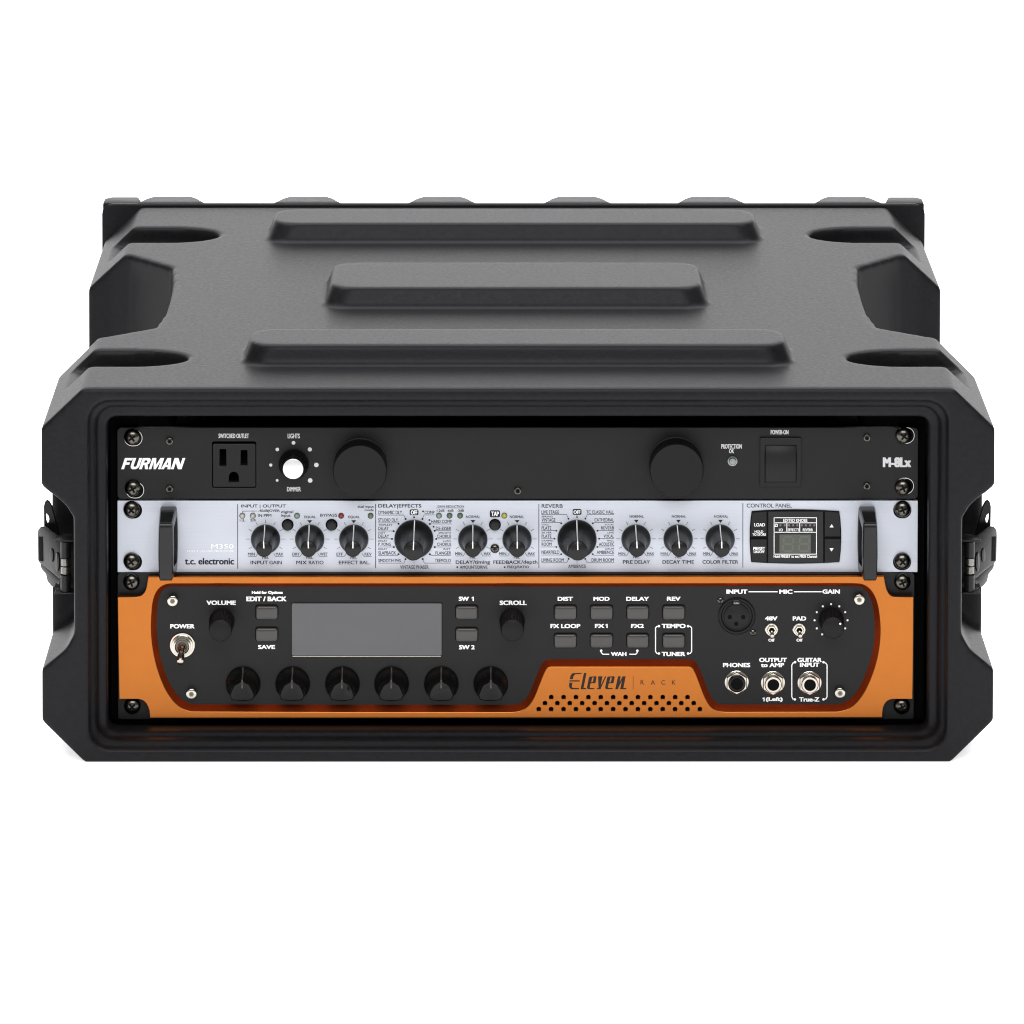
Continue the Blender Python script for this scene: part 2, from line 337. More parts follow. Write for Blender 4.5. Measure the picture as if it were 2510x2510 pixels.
# side latches
def latch(sg):
    yb = yz(34)
    def q(px, py, y): x, z = pan(px, py, y); return (sg * -x if sg > 0 else x, y, z)   # traced on the left, mirrored right
    Y1 = yz(46)
    base = MB()
    poly = [(183, 1310), (152, 1310), (147, 1322), (151, 1446), (158, 1452), (183, 1452)]
    base.prism([q(a, b, Y1) for a, b in poly], [q(a, b, Y1 + 3) for a, b in poly])
    lt = base.build('latch', 'steel_black', case, bevel=.4)
    # hinge barrel with spring coils
    cx, _ = pan(161, 1380, yb); cx = abs(cx) * sg
    z = lambda py: pan(161, py, yb)[1]
    for (a, b, r, m_, nm) in ((1327, 1366, 3.1, 'steel_black', 'hinge_barrel'), (1409, 1447, 3.1, 'steel_black', 'hinge_barrel')):
        MB().rod((cx, yb, z(b)), (cx, yb, z(a)), r, r, 24).build(nm, m_, lt)
    for (a, b) in ((1368, 1385), (1388, 1405)):
        sp = MB(); n = 7; zz = [z(b) + (z(a) - z(b)) * i / n for i in range(n + 1)]
        loops = []
        for i in range(n):
            h = (zz[i + 1] - zz[i])
            for k, r in ((.05, 2.35), (.3, 2.95), (.7, 2.95), (.95, 2.35)):
                loops.append([(cx + r * math.cos(2 * math.pi * j / 20), yb + r * math.sin(2 * math.pi * j / 20), zz[i] + h * k) for j in range(20)])
        sp.loft(loops).build('spring', 'spring', lt, smooth=60)
    x0, x1 = sorted((sg * 266.5, sg * 279))
    for (a, b) in ((1325, 1320), (1453, 1449)): MB().box(x0, x1, yb - 3.5, yb + 8, z(a), z(b)).build('hinge_bracket', 'steel_black', lt, bevel=.6)
    # handle plate: leans back toward its outer edge
    def lean(px): return yz(36) + (148 - px) * .42
    def lp(poly, off=0): return [(lambda P: (P[0], P[1] + off, P[2]))(q(a, b, lean(a))) for a, b in poly]
    hp = [(147, 1317), (110, 1291), (100, 1292), (93, 1300), (92, 1312), (93, 1374), (97, 1380), (128, 1404), (146, 1420), (150, 1412), (150, 1330)]
    hd = MB().prism(lp(hp), lp(hp, 2.2)).build('handle', 'steel_black', lt, bevel=.7)
    fl = [(97, 1381), (128, 1405), (146, 1420), (146, 1432), (143, 1438), (136, 1434), (132, 1446), (124, 1441), (115, 1430), (111, 1412), (102, 1402), (98, 1394)]
    MB().prism(lp(fl, 4), lp(fl, 6.2)).build('handle_flange', 'steel_black', lt, bevel=.6)
    sl = [(95, 1315), (104, 1315), (105, 1376), (96, 1374)]
    MB().prism(lp(sl, -.4), lp(sl, -.1)).build('handle_slot', 'void', hd, smooth=0)
    ov = [(140 + 5 * math.cos(t * math.pi / 8), 1376 + 24 * math.sin(t * math.pi / 8)) for t in range(16)]
    MB().prism(lp(ov, -1.6), lp(ov, .2)).build('thumb_boss', 'steel_black', hd, bevel=.6)
    gr = [(138.6, 1356), (139.8, 1355), (141.6, 1391), (140.4, 1393)]
    MB().prism(lp(gr, -1.9), lp(gr, -1.5)).build('boss_edge', 'screw', hd, smooth=0)
    sw = [(126 + 4.6 * math.cos(t * math.pi / 8), 1360 + 17 * math.sin(t * math.pi / 8)) for t in range(16)]
    MB().prism(lp(sw, -1.2), lp(sw, .2)).build('rivet', 'steel_black', hd, bevel=.5)
    hk = [(108, 1300), (107, 1242), (110, 1231), (115, 1226), (121, 1230), (128, 1242), (147, 1316), (128, 1308)]
    ho = [(112, 1258), (118, 1264), (120.5, 1272), (119, 1281), (116, 1283), (113, 1275)]
    Y3 = yz(58)
    def xz(l): return [(lambda P: (P[0], P[2]))(q(a, b, Y3)) for a, b in l]
    plate('hook_plate', [xz(hk), xz(ho)], Y3, 2.4, 'steel_black', lt, .5)
for sg in (-1, 1): latch(sg)

# ------------------------------------------------------------------ common hardware
def rack_screw(parent, px, py, y, hole=None, k=0):
    x, z = pan(px, py, y - 2.5)
    if hole:
        hx, hz, mt = hole
        plate('slot_rim', [rrect(x + hx - 5.5, x + hx + 5.5, z + hz - 5.0, z + hz + 5.0, 4.9, 8)], y - .12, .22, mt, parent, .05)
        plate('slot_hole', [rrect(x + hx - 5.15, x + hx + 5.15, z + hz - 4.6, z + hz + 4.6, 4.5, 8)], y - .22, .12, 'void', parent, .02)
    prof = [(5.0, -0.2), (5.0, .7)] + [(5.0 * math.cos(R(a)), .7 + 2.9 * math.sin(R(a))) for a in (15, 30, 45, 58, 68, 76, 83, 87)]
    s_ = MB().lathe(x, z, y - .3, prof, 32).build('rack_screw', 'screw', parent)
    rot = R(random.uniform(20, 70)); cr = MB()
    w, L, h = .55, 2.3, 3.75
    for k in range(2):
        a = rot + k * math.pi / 2; d = Vector((math.cos(a), math.sin(a))); n = Vector((-d.y, d.x))
        p = [(x + d.x * i * L + n.x * j * w, z + d.y * i * L + n.y * j * w) for i, j in ((-1, -1), (1, -1), (1, 1), (-1, 1))]
        hh = [h - .55, h - .55]
        cr.prism([(a_, y - .3 - h - .01 * k, b_) for a_, b_ in p], [(a_, y - .3 - 2.6 + .01 * k, b_) for a_, b_ in p])
    cr.build('cross_slot', 'void', s_, smooth=0)
    return s_
def hex_bolt(parent, x, z, y, r, h, material='nickel', sock=.42, name='hex_bolt'):
    o = MB().lathe(x, z, y, [(r, -.2), (r, h - r * .15), (r * .95, h - r * .05), (r * .85, h), (r * sock * 1.15, h), (r * sock, h - .15)], 32).build(name, material, parent)
    MB().lathe(x, z, y - h + .25, [(r * sock, 0), (r * sock, .2)], 6).build('hex_socket', 'void' if material != 'nickel' else 'screw', o, smooth=0)
    return o
def lamp(parent, x, z, r, material):
    o = MB().lathe(x, z, .0, [(r * 1.18, -.2), (r * 1.18, .35), (r, .4)], 24).build('lamp_bezel', 'pk2', parent)
    MB().lathe(x, z, 0, [(r, .2)] + [(r * math.cos(R(a)), .45 + r * .8 * math.sin(R(a))) for a in (0, 20, 40, 60, 75, 86)], 24).build('lamp_lens', material, o, smooth=80)
def knurl(parent, x, z, y, r0, r1, L, material='rubber', n=24, name='knob'):
    N = n * 4; loops = []
    for (rr, h, dep) in ((r0, 0, .0), (r0, 1, .0), (r0 * .97, 1.6, .28), (r1, L - .8, .28), (r1 - .35, L - .25, .1), (r1 - .8, L, 0)):
        loops.append([(x + (rr - dep * (1 + math.cos(n * 2 * math.pi * i / N))) * math.cos(2 * math.pi * i / N), y - h, z + (rr - dep * (1 + math.cos(n * 2 * math.pi * i / N))) * math.sin(2 * math.pi * i / N)) for i in range(N)])
    return MB().loft(loops).build(name, material, parent, smooth=40)
def chassis(parent, z0, z1): MB().box(-207, 207, 14, 250, z0, z1).build('chassis', 'rail', parent, bevel=1)

# ------------------------------------------------------------------ power conditioner (top)
pc = thing('power_conditioner', 'black single-height power conditioner at the top of the rack with two round light knobs', 'power conditioner', (0, 0, ZB + 3 * U))
A = Zoom(260, 1020, 3.864); B = Zoom(740, 1020, 3.864); C_ = Zoom(1200, 1020, 3.578); D_ = Zoom(1740, 1020, 3.578)
z0, z1 = ZB + 3 * U + .7, ZB + 4 * U - .2
xl, xr = -241.3, 241.3
ox0, oz1 = A.p(1003, 240); ox1, oz0 = A.p(1422, 680)
rx0, rz1 = D_.p(440, 185); rx1, rz0 = D_.p(798, 615)
plate('front_panel', [rrect(xl, xr, z0, z1, 2.5), rrect(ox0, ox1, oz0, oz1, 1.2)], 0, 3, 'coat_black', pc, .3)
chassis(pc, z0 + .5, z1 - 1)
for (px, py, hx, hz) in ((323.8, 1073, .55, -.75), (325.3, 1198, 1.2, -1.5), (2215.6, 1069, 1.1, -.2), (2214, 1196, 1.1, .5)): rack_screw(pc, px, py, 0, (hx, hz, 'bare'))
for (px, py) in ((416, 1080), (416, 1197), (2124.6, 1072), (2124.6, 1190.5), (1269, 1202)):
    x, z = pan(px, py); hex_bolt(pc, x, z, 0, 2.1, 2.0, 'screw', .6, 'socket_screw')
def T(Zm, s, b, m, parent, bold=0., shear=0., y=-.12, space=1.0):
    x0, zt = Zm.p(b[0], b[1]); x1, zb = Zm.p(b[2], b[3])
    text(s, x0, zt, x1, zb, Zm.y + y, m, parent, bold, shear, space=space)
FUR = ((0, [[(0, 0), (27, 0), (27, 42), (62, 42), (62, 64), (27, 64), (27, 83), (76, 83), (76, 106), (0, 106)]]),
       (80, [[(0, 106), (0, 30), (8, 10), (25, 0), (58, 0), (75, 10), (83, 30), (83, 106), (56, 106), (56, 34), (50, 23), (33, 23), (27, 34), (27, 106)]]),
       (169, [[(0, 0), (27, 0), (27, 40), (40, 40), (56, 0), (86, 0), (66, 44), (80, 56), (83, 75), (80, 92), (68, 104), (55, 106), (0, 106)], [(27, 62), (48, 62), (55, 68), (55, 76), (48, 84), (27, 84)]]),
       (261, [[(0, 0), (24, 0), (24, 70), (46, 0), (66, 0), (88, 70), (88, 0), (112, 0), (112, 106), (76, 106), (56, 40), (36, 106), (0, 106)]]),
       (376, [[(0, 0), (28, 0), (33, 20), (58, 20), (62, 0), (91, 0), (62, 106), (28, 106)], [(38, 41), (53, 41), (45, 78)]]),
       (471, [[(0, 0), (26, 0), (26, 62), (66, 0), (101, 0), (101, 106), (75, 106), (75, 44), (36, 106), (0, 106)]]))
for ox_, lps in FUR: plate('logo_letter', [[A.p(143 + ox_ + x_ + .336 * y_, 502 - y_) for x_, y_ in lp_] for lp_ in lps], -.16, .14, 'pw', pc, .01, smooth=0)
T(A, 'SWITCHED OUTLET', (1065, 165, 1353, 208), 'pg', pc, .03)
T(A, 'LIGHTS', (1720, 165, 1835, 210), 'pg', pc, .03)
T(A, 'DIMMER', (1713, 670, 1845, 712), 'pg', pc, .03)
T(D_, 'PROTECTION', (100, 245, 280, 285), 'pg', pc, .03)
T(D_, 'OK', (168, 288, 212, 325), 'pg', pc, .03)
T(D_, 'POWER-ON', (533, 120, 690, 160), 'pg', pc, .035)
T(D_, 'M-8Lx', (1517, 360, 1765, 448), 'pg', pc, .07)
# outlet, face set back behind the panel cut-out
def hexf(Zm, a): x0, zt = Zm.p(a[0], a[1]); x1, zb = Zm.p(a[2], a[3]); return x0, x1, zb, zt
s1 = hexf(A, (1075, 315, 1137, 472)); s2 = hexf(A, (1275, 325, 1338, 465)); g = hexf(A, (1163, 530, 1255, 625))
gr_ = [(g[0], g[2]), (g[1], g[2]), (g[1], g[2] + (g[3] - g[2]) * .5)] + [((g[0] + g[1]) / 2 + (g[1] - g[0]) / 2 * math.cos(R(a)), g[2] + (g[3] - g[2]) * .5 + (g[3] - g[2]) * .5 * math.sin(R(a))) for a in (20, 40, 60, 80, 100, 120, 140, 160)] + [(g[0], g[2] + (g[3] - g[2]) * .5)]
def rct(q): return [(q[0], q[2]), (q[1], q[2]), (q[1], q[3]), (q[0], q[3])]
dz = 1.0
oo = MB().box(ox0 + .2, ox1 - .2, 12, 13, oz0 + .2, oz1 - .2).build('outlet_body', 'void', pc, smooth=0)
plate('outlet_face', [rrect(ox0 + .35, ox1 - .35, oz0 + .3, oz1 - 1.6, 1), rct(s1), rct(s2), gr_], .5, 5, 'outlet', pc, .4)
# dimmer
x, z = A.p(1778, 452)
kd = MB().lathe(x, z, 0, [(8.2, 0), (9, .8), (9.0, 2.2), (8.2, 3.2), (7.2, 4.2), (6.8, 11.4), (6.3, 12)], 48).build('dimmer_knob', 'gloss', pc)
MB().lathe(x, z, -12, [(6.1, -.2), (6.1, .15), (5.8, .3)], 40).build('knob_cap', 'capalu', kd, 'white spun metal cap')
xx, zz = A.p(1757, 336); MB().lathe(xx, zz - .6, -3.0, [(.95, -.5), (.95, .25)], 16).build('pointer_dot', 'pw', kd, smooth=0)
dots = [(*A.p(a, b), A.l(r)) for a, b, r in ((1775, 252, 18), (1622, 315, 17), (1560, 463, 15), (1620, 608, 13))] + [(*B.p(a, b), B.l(r)) for a, b, r in ((75, 315, 20), (137, 462, 22), (78, 609, 22))]
for d_ in dots: strokes([], .3, -.1, 'pg', pc, 'printed_dot', [d_])
# round pull-out lights
for (px, py) in ((883.6, 1139.5), (1656.5, 1136.5)):
    x, z = pan(px, py)
    k = MB().lathe(x, z, 0, [(16.8, 0), (16.8, 1.2), (16.0, 1.4), (15.9, 1.8), (16.2, 2.2), (16.2, 15.2), (15.6, 16)], 72).build('light_knob', 'rubber', pc)
# protection lamp
x, z = D_.p(198, 392)
o = MB().lathe(x, z, 0, [(3.1, 0), (3.1, .9), (2.9, 1.3), (2.3, 1.4), (2.2, .8)], 32).build('lamp_bezel', 'ledc', pc)
MB().lathe(x, z, 0, [(2.2, .5), (2.2, 1.9), (1.9, 2.6), (1.7, 2.6), (1.6, 2.4), (1.2, 2.4), (1.1, 2.7), (.7, 2.7), (.6, 2.9), (.1, 2.9)], 32).build('lamp_lens', 'ledc', o)
# rocker
kx0, kz1 = D_.p(482, 247); kx1, kz0 = D_.p(757, 575)
fr = plate('switch_frame', [rrect(rx0, rx1, rz0, rz1, .8), rrect(kx0, kx1, kz0, kz1, .5)], -1.6, 1.8, 'outlet', pc, .3)
zm = kz1 - (kz1 - kz0) * .28
MB().prism([(kx0 + .35, -.2, kz1 - .3), (kx0 + .35, -2.6, zm), (kx0 + .35, -1.8, kz0 + .3), (kx0 + .35, 3, kz0 + .3), (kx0 + .35, 3, kz1 - .3)], [(kx1 - .35, -.2, kz1 - .3), (kx1 - .35, -2.6, zm), (kx1 - .35, -1.8, kz0 + .3), (kx1 - .35, 3, kz0 + .3), (kx1 - .35, 3, kz1 - .3)]).build('rocker', 'outlet', pc, bevel=.25)

# ------------------------------------------------------------------ effects processor (silver, middle)
fx = thing('effects_processor', 'silver single-height effects processor in the middle of the rack with black handles', 'effects processor', (0, 0, ZB + 2 * U))
E_ = Zoom(280, 1220, 5.682); F_ = Zoom(570, 1220, 5.2216); G_ = Zoom(900, 1220, 4.391); H_ = Zoom(1300, 1220, 7.431); I_ = Zoom(1500, 1220, 5.3667); J_ = Zoom(1800, 1220, 4.025)
z0, z1 = ZB + 2 * U + .4, ZB + 3 * U - .4
plate('front_panel', [rrect(xl, xr, z0, z1, .4, 2)], 0, 3, 'silver', fx, .25)
chassis(fx, z0 + .6, z1 - .6)
for (px, py) in ((322, 1250), (322, 1376.6), (2213, 1249.3), (2212.4, 1376.5)): rack_screw(fx, px, py, 0, (.8 if px < 1000 else -.1, -.9, 'void'))
# handles
def handle(px):
    x, _ = pan(px, 1320); _, zt = pan(px, 1240); _, zb = pan(px, 1400)
    zc = (zt + zb) / 2; hh = (zt - zb) / 2; L = 30; w = 5.6
    out = [(-hh, 0), (-hh * .97, 12), (-hh + 2.2, L - 1.5), (-hh + 3.5, L), (hh - 3.5, L), (hh - 2.2, L - 1.5), (hh * .97, 12), (hh, 0)]
    inn = [(-hh + 6, 1.5), (-hh + 8, L - 10), (-hh + 10, L - 8.5), (hh - 10, L - 8.5), (hh - 8, L - 10), (hh - 6, 1.5)]
    def wide(z_, h): return w * (1 - .22 * h / L) * (.86 + .14 * math.cos(z_ / hh * 1.35))
    def sub(l):
        o = []
        for a, b in zip(l, l[1:] + l[:1]):
            for k in range(4): o.append((a[0] + (b[0] - a[0]) * k / 4, a[1] + (b[1] - a[1]) * k / 4))
        return o
    # outer and inner loops share count, so the bar is a loft between them
    def resample(l, n):
        l = l + l[:1]; ds = [0]
        for a, b in zip(l[:-1], l[1:]): ds.append(ds[-1] + math.dist(a, b))
        o = []; j = 0
        for i in range(n):
            t = ds[-1] * i / n
            while ds[j + 1] < t: j += 1
            u = (t - ds[j]) / (ds[j + 1] - ds[j]); o.append((l[j][0] + (l[j + 1][0] - l[j][0]) * u, l[j][1] + (l[j + 1][1] - l[j][1]) * u))
        return o
    n = 120
    def key(l):  # same angular order, starting at the lower panel end
        return resample(l, n)
    O = []; I = []
    for i in range(n):
        a = 2 * math.pi * i / n; d = (math.cos(a), math.sin(a)); c = (0, L * .42)
        def hit(l):
            best = None
            for p, q in zip(l, l[1:] + l[:1]):
                ex, ey = q[0] - p[0], q[1] - p[1]; den = d[0] * ey - d[1] * ex
                if abs(den) < 1e-9: continue
                t = ((p[0] - c[0]) * ey - (p[1] - c[1]) * ex) / den; u = ((p[0] - c[0]) * d[1] - (p[1] - c[1]) * d[0]) / den
                if t > 0 and -1e-6 <= u <= 1 + 1e-6: best = t if best is None else min(best, t)
            return (c[0] + d[0] * best, c[1] + d[1] * best)
        O.append(hit(out)); I.append(hit(inn))
    def lay(l, s_, k=1.0): return [(x + s_ * k * wide(a, b), -b, zc + a) for a, b in l]
    mid = [((a[0] * .85 + b[0] * .15), (a[1] * .85 + b[1] * .15)) for a, b in zip(O, I)]
    loops = [lay(O, -1, .86), lay(mid, -1, 1.0), lay(I, -1, .95), lay(I, 1, .95), lay(mid, 1, 1.0), lay(O, 1, .86), lay(O, 0, .86)]
    m = MB(); m.loft(loops + [loops[0]], False, False)
    m.build('handle', 'knobgrey', fx, smooth=28)
handle(413.5); handle(2124.5)
PK = 'pk'
def TT(Zm, lst, m=PK, bold=0.0, parent=None):
    for s_, *b in lst: T(Zm, s_, b, m, parent or fx, bold)
T(E_, 'M350', (1350, 645, 1662, 708), 'pw', fx, .012)
T(E_, 'EFFECT | REVERB PROCESSOR', (1020, 725, 1662, 765), 'pw', fx, .01)
T(E_, 't.c. electronic', (983, 838, 1670, 930), PK, fx, .05)
TT(F_, [('INPUT | OUTPUT', 110, 86, 683, 137)], PK, .02)
TT(F_, [('IN PPM', 325, 208, 497, 245), ('BYPASS', 1122, 205, 1338, 242), ('INPUT', 230, 806, 455, 852), ('MIX', 815, 806, 950, 852), ('EFFECT', 1360, 806, 1608, 852)], PK, .025)
TT(F_, [('-40dB|OVER', 325, 150, 605, 192), ('1|L', 92, 273, 163, 312), ('2|R', 225, 273, 302, 312), ('digital', 620, 163, 778, 208), ('input', 620, 210, 742, 254), ('EQUAL', 920, 230, 1065, 266), ('EQUAL', 1482, 230, 1628, 266),
    ('dual input', 1600, 98, 1808, 138), ('mode', 1690, 142, 1808, 172), ('MIN', 197, 703, 285, 740), ('MAX', 555, 703, 648, 740), ('DRY', 765, 703, 860, 740), ('WET', 1118, 703, 1220, 740), ('EFF', 1330, 703, 1415, 740), ('REV', 1690, 703, 1780, 740),
    ('rel.', 380, 745, 465, 783), ('rel.', 945, 745, 1028, 783), ('rel.', 1508, 745, 1590, 783), ('GAIN', 470, 806, 632, 852), ('RATIO', 975, 806, 1165, 852), ('BAL.', 1628, 806, 1758, 852)], 'pk2', .025)
LN = []; DT = []                                    # printed lines and dots of the silver panel
def ln(Zm, *pts): LN.append([Zm.p(*q) for q in pts])
def dot(Zm, x, y, r): DT.append((*Zm.p(x, y), Zm.l(r)))
ln(F_, (128, 190), (128, 172), (310, 170)); ln(F_, (262, 182), (262, 172))
VL = []
for (Zm, x, a, b) in ((E_, 1720, 92, 985), (F_, 1832, 82, 900), (G_, 1848, 68, 755), (I_, 1722, 75, 915)): VL.append([Zm.p(x, a), Zm.p(x, b)])
for v_ in VL: strokes([v_], .42, -.1, 'pk', fx, 'section_line')
TRI = []
def tri(Zm, x0, x1, y0, y1): TRI.append([Zm.p(x0, y0), Zm.p(x1, y0), Zm.p((x0 + x1) / 2, y1)])
def ptr_knob(Zm, cx, cy, rb, L, rc, name='knob', tickset=None, lean_=0.0, rin=205, rout=247):
    x, z = Zm.p(cx, cy)
    prof = [(rb, 0), (rb, 1.0), (rb * .97, 2.0), (rb * .88, 3.4), (rb * .74, 5.4), (rc * 1.22, 8.2), (rc * 1.1, 12), (rc, L - 1.2), (rc * .97, L - .35), (rc * .9, L)]
    k = MB().lathe(x, z, -.1, prof, 48).build(name, 'knob', fx, smooth=50)
    mb = MB(); pr = [(rb - .1, 1.0), (rb * .97, 2.0), (rb * .88, 3.4), (rb * .74, 5.4), (rc * 1.22, 8.2), (rc * 1.1, 12), (rc, L - 1.2), (rc * .97, L - .35), (rc * .9, L), (rc * .1, L)]
    w = .32; vs = []
    for (r_, h) in pr:
        for sg in (-1, 1):
            a = R(90) + lean_; rr = r_ + .14
            px_, pz_ = rr * math.cos(a), rr * math.sin(a)
            vs.append((x + px_ + sg * w * math.sin(a), -.1 - h - .14, z + pz_ - sg * w * math.cos(a)))
    mb.add(vs, [(2 * i, 2 * i + 1, 2 * i + 3, 2 * i + 2) for i in range(len(pr) - 1)])
    mb.build('pointer_line', 'pw', k, smooth=60)
    return x, z
def ticks(Zm, cx, cy, top, s=1.0):
    for a in ((0,) if top else ()) + (30, -30, 60, -60, 90, -90, 120, -120):
        r0, r1 = (205, 247) if abs(a) != 90 else (202, 252)
        ln(Zm, *[(cx + s * r * math.sin(R(a)), cy - s * r * math.cos(R(a))) for r in (r0, r1)])
for (cx, top) in ((423, True), (988, False), (1553, False)):
    ptr_knob(F_, cx, 528, 8.85, 23, 4.9, lean_=R({423: 3, 988: 2, 1553: 0}[cx])); ticks(F_, cx, 529, top)
    ln(F_, (cx - 222, 750), (cx - 122, 750), (cx - 98, 712)); ln(F_, (cx + 226, 750), (cx + 126, 750), (cx + 104, 712))
tri(F_, 955, 1020, 288, 327); tri(F_, 1520, 1582, 288, 327)
def push(Zm, cx, cy, r):
    x, z = Zm.p(cx, cy)
    o = MB().lathe(x, z, 0, [(r, -.1), (r, .25), (r * .9, .3)], 32).build('button_ring', 'void', fx)
    MB().lathe(x, z, 0, [(r * .8, .1), (r * .8, 2.6), (r * .74, 2.9), (r * .5, 3.05)], 32).build('button_cap', 'knob', o)
push(F_, 705, 346, 3.6); push(F_, 1268, 346, 3.6); push(G_, 1375, 290, 3.6)
for (Zm, cx, cy, r, m) in ((F_, 125, 230, 1.5, 'ledw'), (F_, 260, 230, 1.5, 'ledw'), (F_, 825, 230, 1.5, 'ledg2'), (F_, 1390, 230, 1.5, 'ledr'), (F_, 1767, 230, 1.5, 'ledg'),
                           (G_, 773, 192, 1.5, 'ledg2'), (G_, 887, 192, 1.5, 'ledg'), (G_, 1000, 192, 1.5, 'ledg'), (G_, 1476, 192, 1.5, 'ledy')):
    x, z = Zm.p(cx, cy); lamp(fx, x, z, r, m)
# delay section
TT(G_, [('DELAY|EFFECTS', 120, 68, 583, 117)], PK, .02)
TT(G_, [('DYNAMIC DLY.', 122, 140, 382, 178), ('STUDIO DLY.', 120, 222, 338, 258), ('DELAY', 120, 312, 230, 348), ('DELAY', 120, 396, 235, 432), ('P. PONG', 120, 484, 255, 518), ('SLAPBACK', 120, 576, 310, 612), ('SMOOTH PHS.', 120, 658, 370, 694),
    ('VINTAGE PHASER', 355, 727, 662, 765), ('COMP', 618, 140, 725, 175), ('HARD COMP', 690, 238, 910, 272), ('DE-ESSER', 740, 312, 905, 347), ('CHORUS', 752, 398, 905, 433), ('CHORUS', 752, 484, 905, 518), ('FLANGER', 735, 578, 903, 612), ('TREMOLO', 728, 657, 900, 695),
    ('TRIPLETS', 120, 282, 270, 303), ('SOFT', 120, 368, 197, 387), ('DELAY', 120, 456, 217, 474), ('DELAY', 120, 543, 217, 562), ('SMOOTH', 768, 370, 900, 388), ('LUSH', 818, 456, 902, 474), ('INST.', 818, 543, 902, 562), ('GAIN REDUCTION', 757, 82, 1042, 103)], PK, .012)
TT(G_, [('-12dB', 738, 125, 833, 151), ('-6dB', 858, 125, 930, 151), ('-3dB', 967, 125, 1042, 151), ('NORMAL', 1063, 190, 1218, 220), ('NORMAL', 1535, 190, 1690, 220), ('MIN', 947, 587, 1022, 618), ('MAX', 1257, 587, 1330, 618), ('MIN', 1420, 587, 1497, 618), ('MAX', 1730, 587, 1805, 618),
    ('rel.', 1105, 628, 1170, 655), ('rel.', 1577, 628, 1645, 655), ('/timing', 1140, 672, 1322, 722), ('/depth', 1658, 672, 1833, 722), ('AMOUNT/DRIVE', 997, 730, 1295, 764), ('FREQ/RATIO', 1505, 730, 1740, 764)], 'pk2', .025)
TT(G_, [('DELAY', 953, 675, 1138, 712), ('FEEDBACK', 1358, 675, 1655, 712)], PK, .03)
for (y, xe, dx, dy) in ((187, 395, 413, 228), (270, 320, 338, 280), (358, 270, 285, 360), (442, 255, 267, 443), (530, 270, 287, 531), (623, 325, 337, 608), (704, 395, 413, 660)):
    ln(G_, (120, y), (xe, y), (dx, dy)); dot(G_, dx, dy, 11)
for (y, xs, xe, dx, dy) in ((185, 725, 612, 595, 228), (282, 908, 690, 675, 282), (355, 903, 740, 727, 355), (442, 903, 755, 743, 443), (530, 903, 740, 727, 531), (620, 900, 690, 675, 608), (704, 900, 615, 598, 660)):
    ln(G_, (xs, y), (xe, y), (dx, dy)); dot(G_, dx, dy, 11)
for (x, y) in ((602, 147), (670, 240), (715, 312), (970, 747), (1480, 747), (505, 210)): dot(G_, x, y, 10)
ln(G_, (505, 187), (505, 210)); ln(G_, (505, 690), (505, 707)); ln(G_, (742, 110), (1042, 110))
tri(G_, 1112, 1165, 240, 273); tri(G_, 1588, 1640, 240, 273)
def tag_box(Zm, b, t, s_):
    x0, zt = Zm.p(b[0], b[1]); x1, zb = Zm.p(b[2], b[3])
    flat([rrect(x0, x1, zb, zt, .9, 4)], -.09, 'pk', fx, 'label_box'); T(Zm, s_, t, 'pw', fx, .04, y=-.16)
tag_box(G_, (457, 125, 552, 187), (470, 135, 540, 180), 'OFF'); tag_box(G_, (1320, 135, 1430, 210), (1335, 148, 1418, 197), 'TAP'); tag_box(H_, (770, 205, 932, 312), (787, 228, 913, 293), 'OFF')
ptr_knob(G_, 503, 445, 11.8, 27, 6.0, 'selector_knob', lean_=R(-2)); ptr_knob(H_, 850, 752, 11.8, 27, 6.0, 'selector_knob', lean_=R(1))
for cx in (1137, 1613):
    ptr_knob(G_, cx, 446, 8.85, 23, 4.9); ticks(G_, cx, 443, False, .84)
    ln(G_, (cx - 187, 627), (cx - 103, 627), (cx - 80, 590)); ln(G_, (cx + 192, 627), (cx + 108, 627), (cx + 85, 590))
x, z = G_.p(1374, 545); s_ = MB().lathe(x, z, 0, [(2.75, -.1), (2.75, .6), (2.3, 1.3), (1.4, 1.7), (.3, 1.85)], 28).build('panel_screw', 'screw', fx)
cr = MB(); cr.box(x - 1.4, x + 1.4, -2.0, -1.2, z - .3, z + .3); cr.box(x - .3, x + .3, -2.01, -1.19, z - 1.4, z + 1.4); cr.build('cross_slot', 'void', s_, smooth=0)
# reverb section
TT(H_, [('REVERB', 205, 118, 590, 182)], PK, .02)
TT(H_, [('LIVE STAGE', 203, 230, 523, 295), ('SPRING', 205, 328, 408, 358), ('VINTAGE', 205, 372, 455, 437), ('GOLD', 205, 475, 345, 503), ('PLATE', 205, 522, 382, 583), ('SILVER', 205, 620, 388, 650), ('PLATE', 205, 670, 382, 730), ('DAMPED', 205, 768, 420, 796), ('ROOM', 205, 815, 387, 877),
    ('NEARFIELD', 203, 960, 528, 1022), ('LIVING ROOM', 203, 1103, 610, 1168), ('AMBIENCE', 688, 1218, 1015, 1280), ('TC CLASSIC HALL', 1020, 230, 1525, 292), ('CATHEDRAL', 1168, 372, 1523, 433), ('VOCAL', 1352, 475, 1523, 503), ('REVERB', 1288, 522, 1523, 580), ('LIVE', 1407, 620, 1523, 650),
    ('VOCAL', 1335, 670, 1523, 728), ('HALL', 1397, 768, 1523, 796), ('ACOUSTIC', 1250, 815, 1527, 878), ('DRUM', 1367, 917, 1520, 946), ('AMBIENCE', 1208, 963, 1523, 1025), ('DRUM ROOM', 1115, 1103, 1520, 1167)], PK, .012)
for (y, xe, dx, dy) in ((306, 660, 694, 382), (450, 540, 563, 466), (598, 450, 474, 600), (746, 420, 441, 746), (896, 450, 473, 897), (1043, 540, 562, 1028), (1184, 660, 697, 1113)):
    ln(H_, (203, y), (xe, y), (dx, dy)); dot(H_, dx, dy, 17)
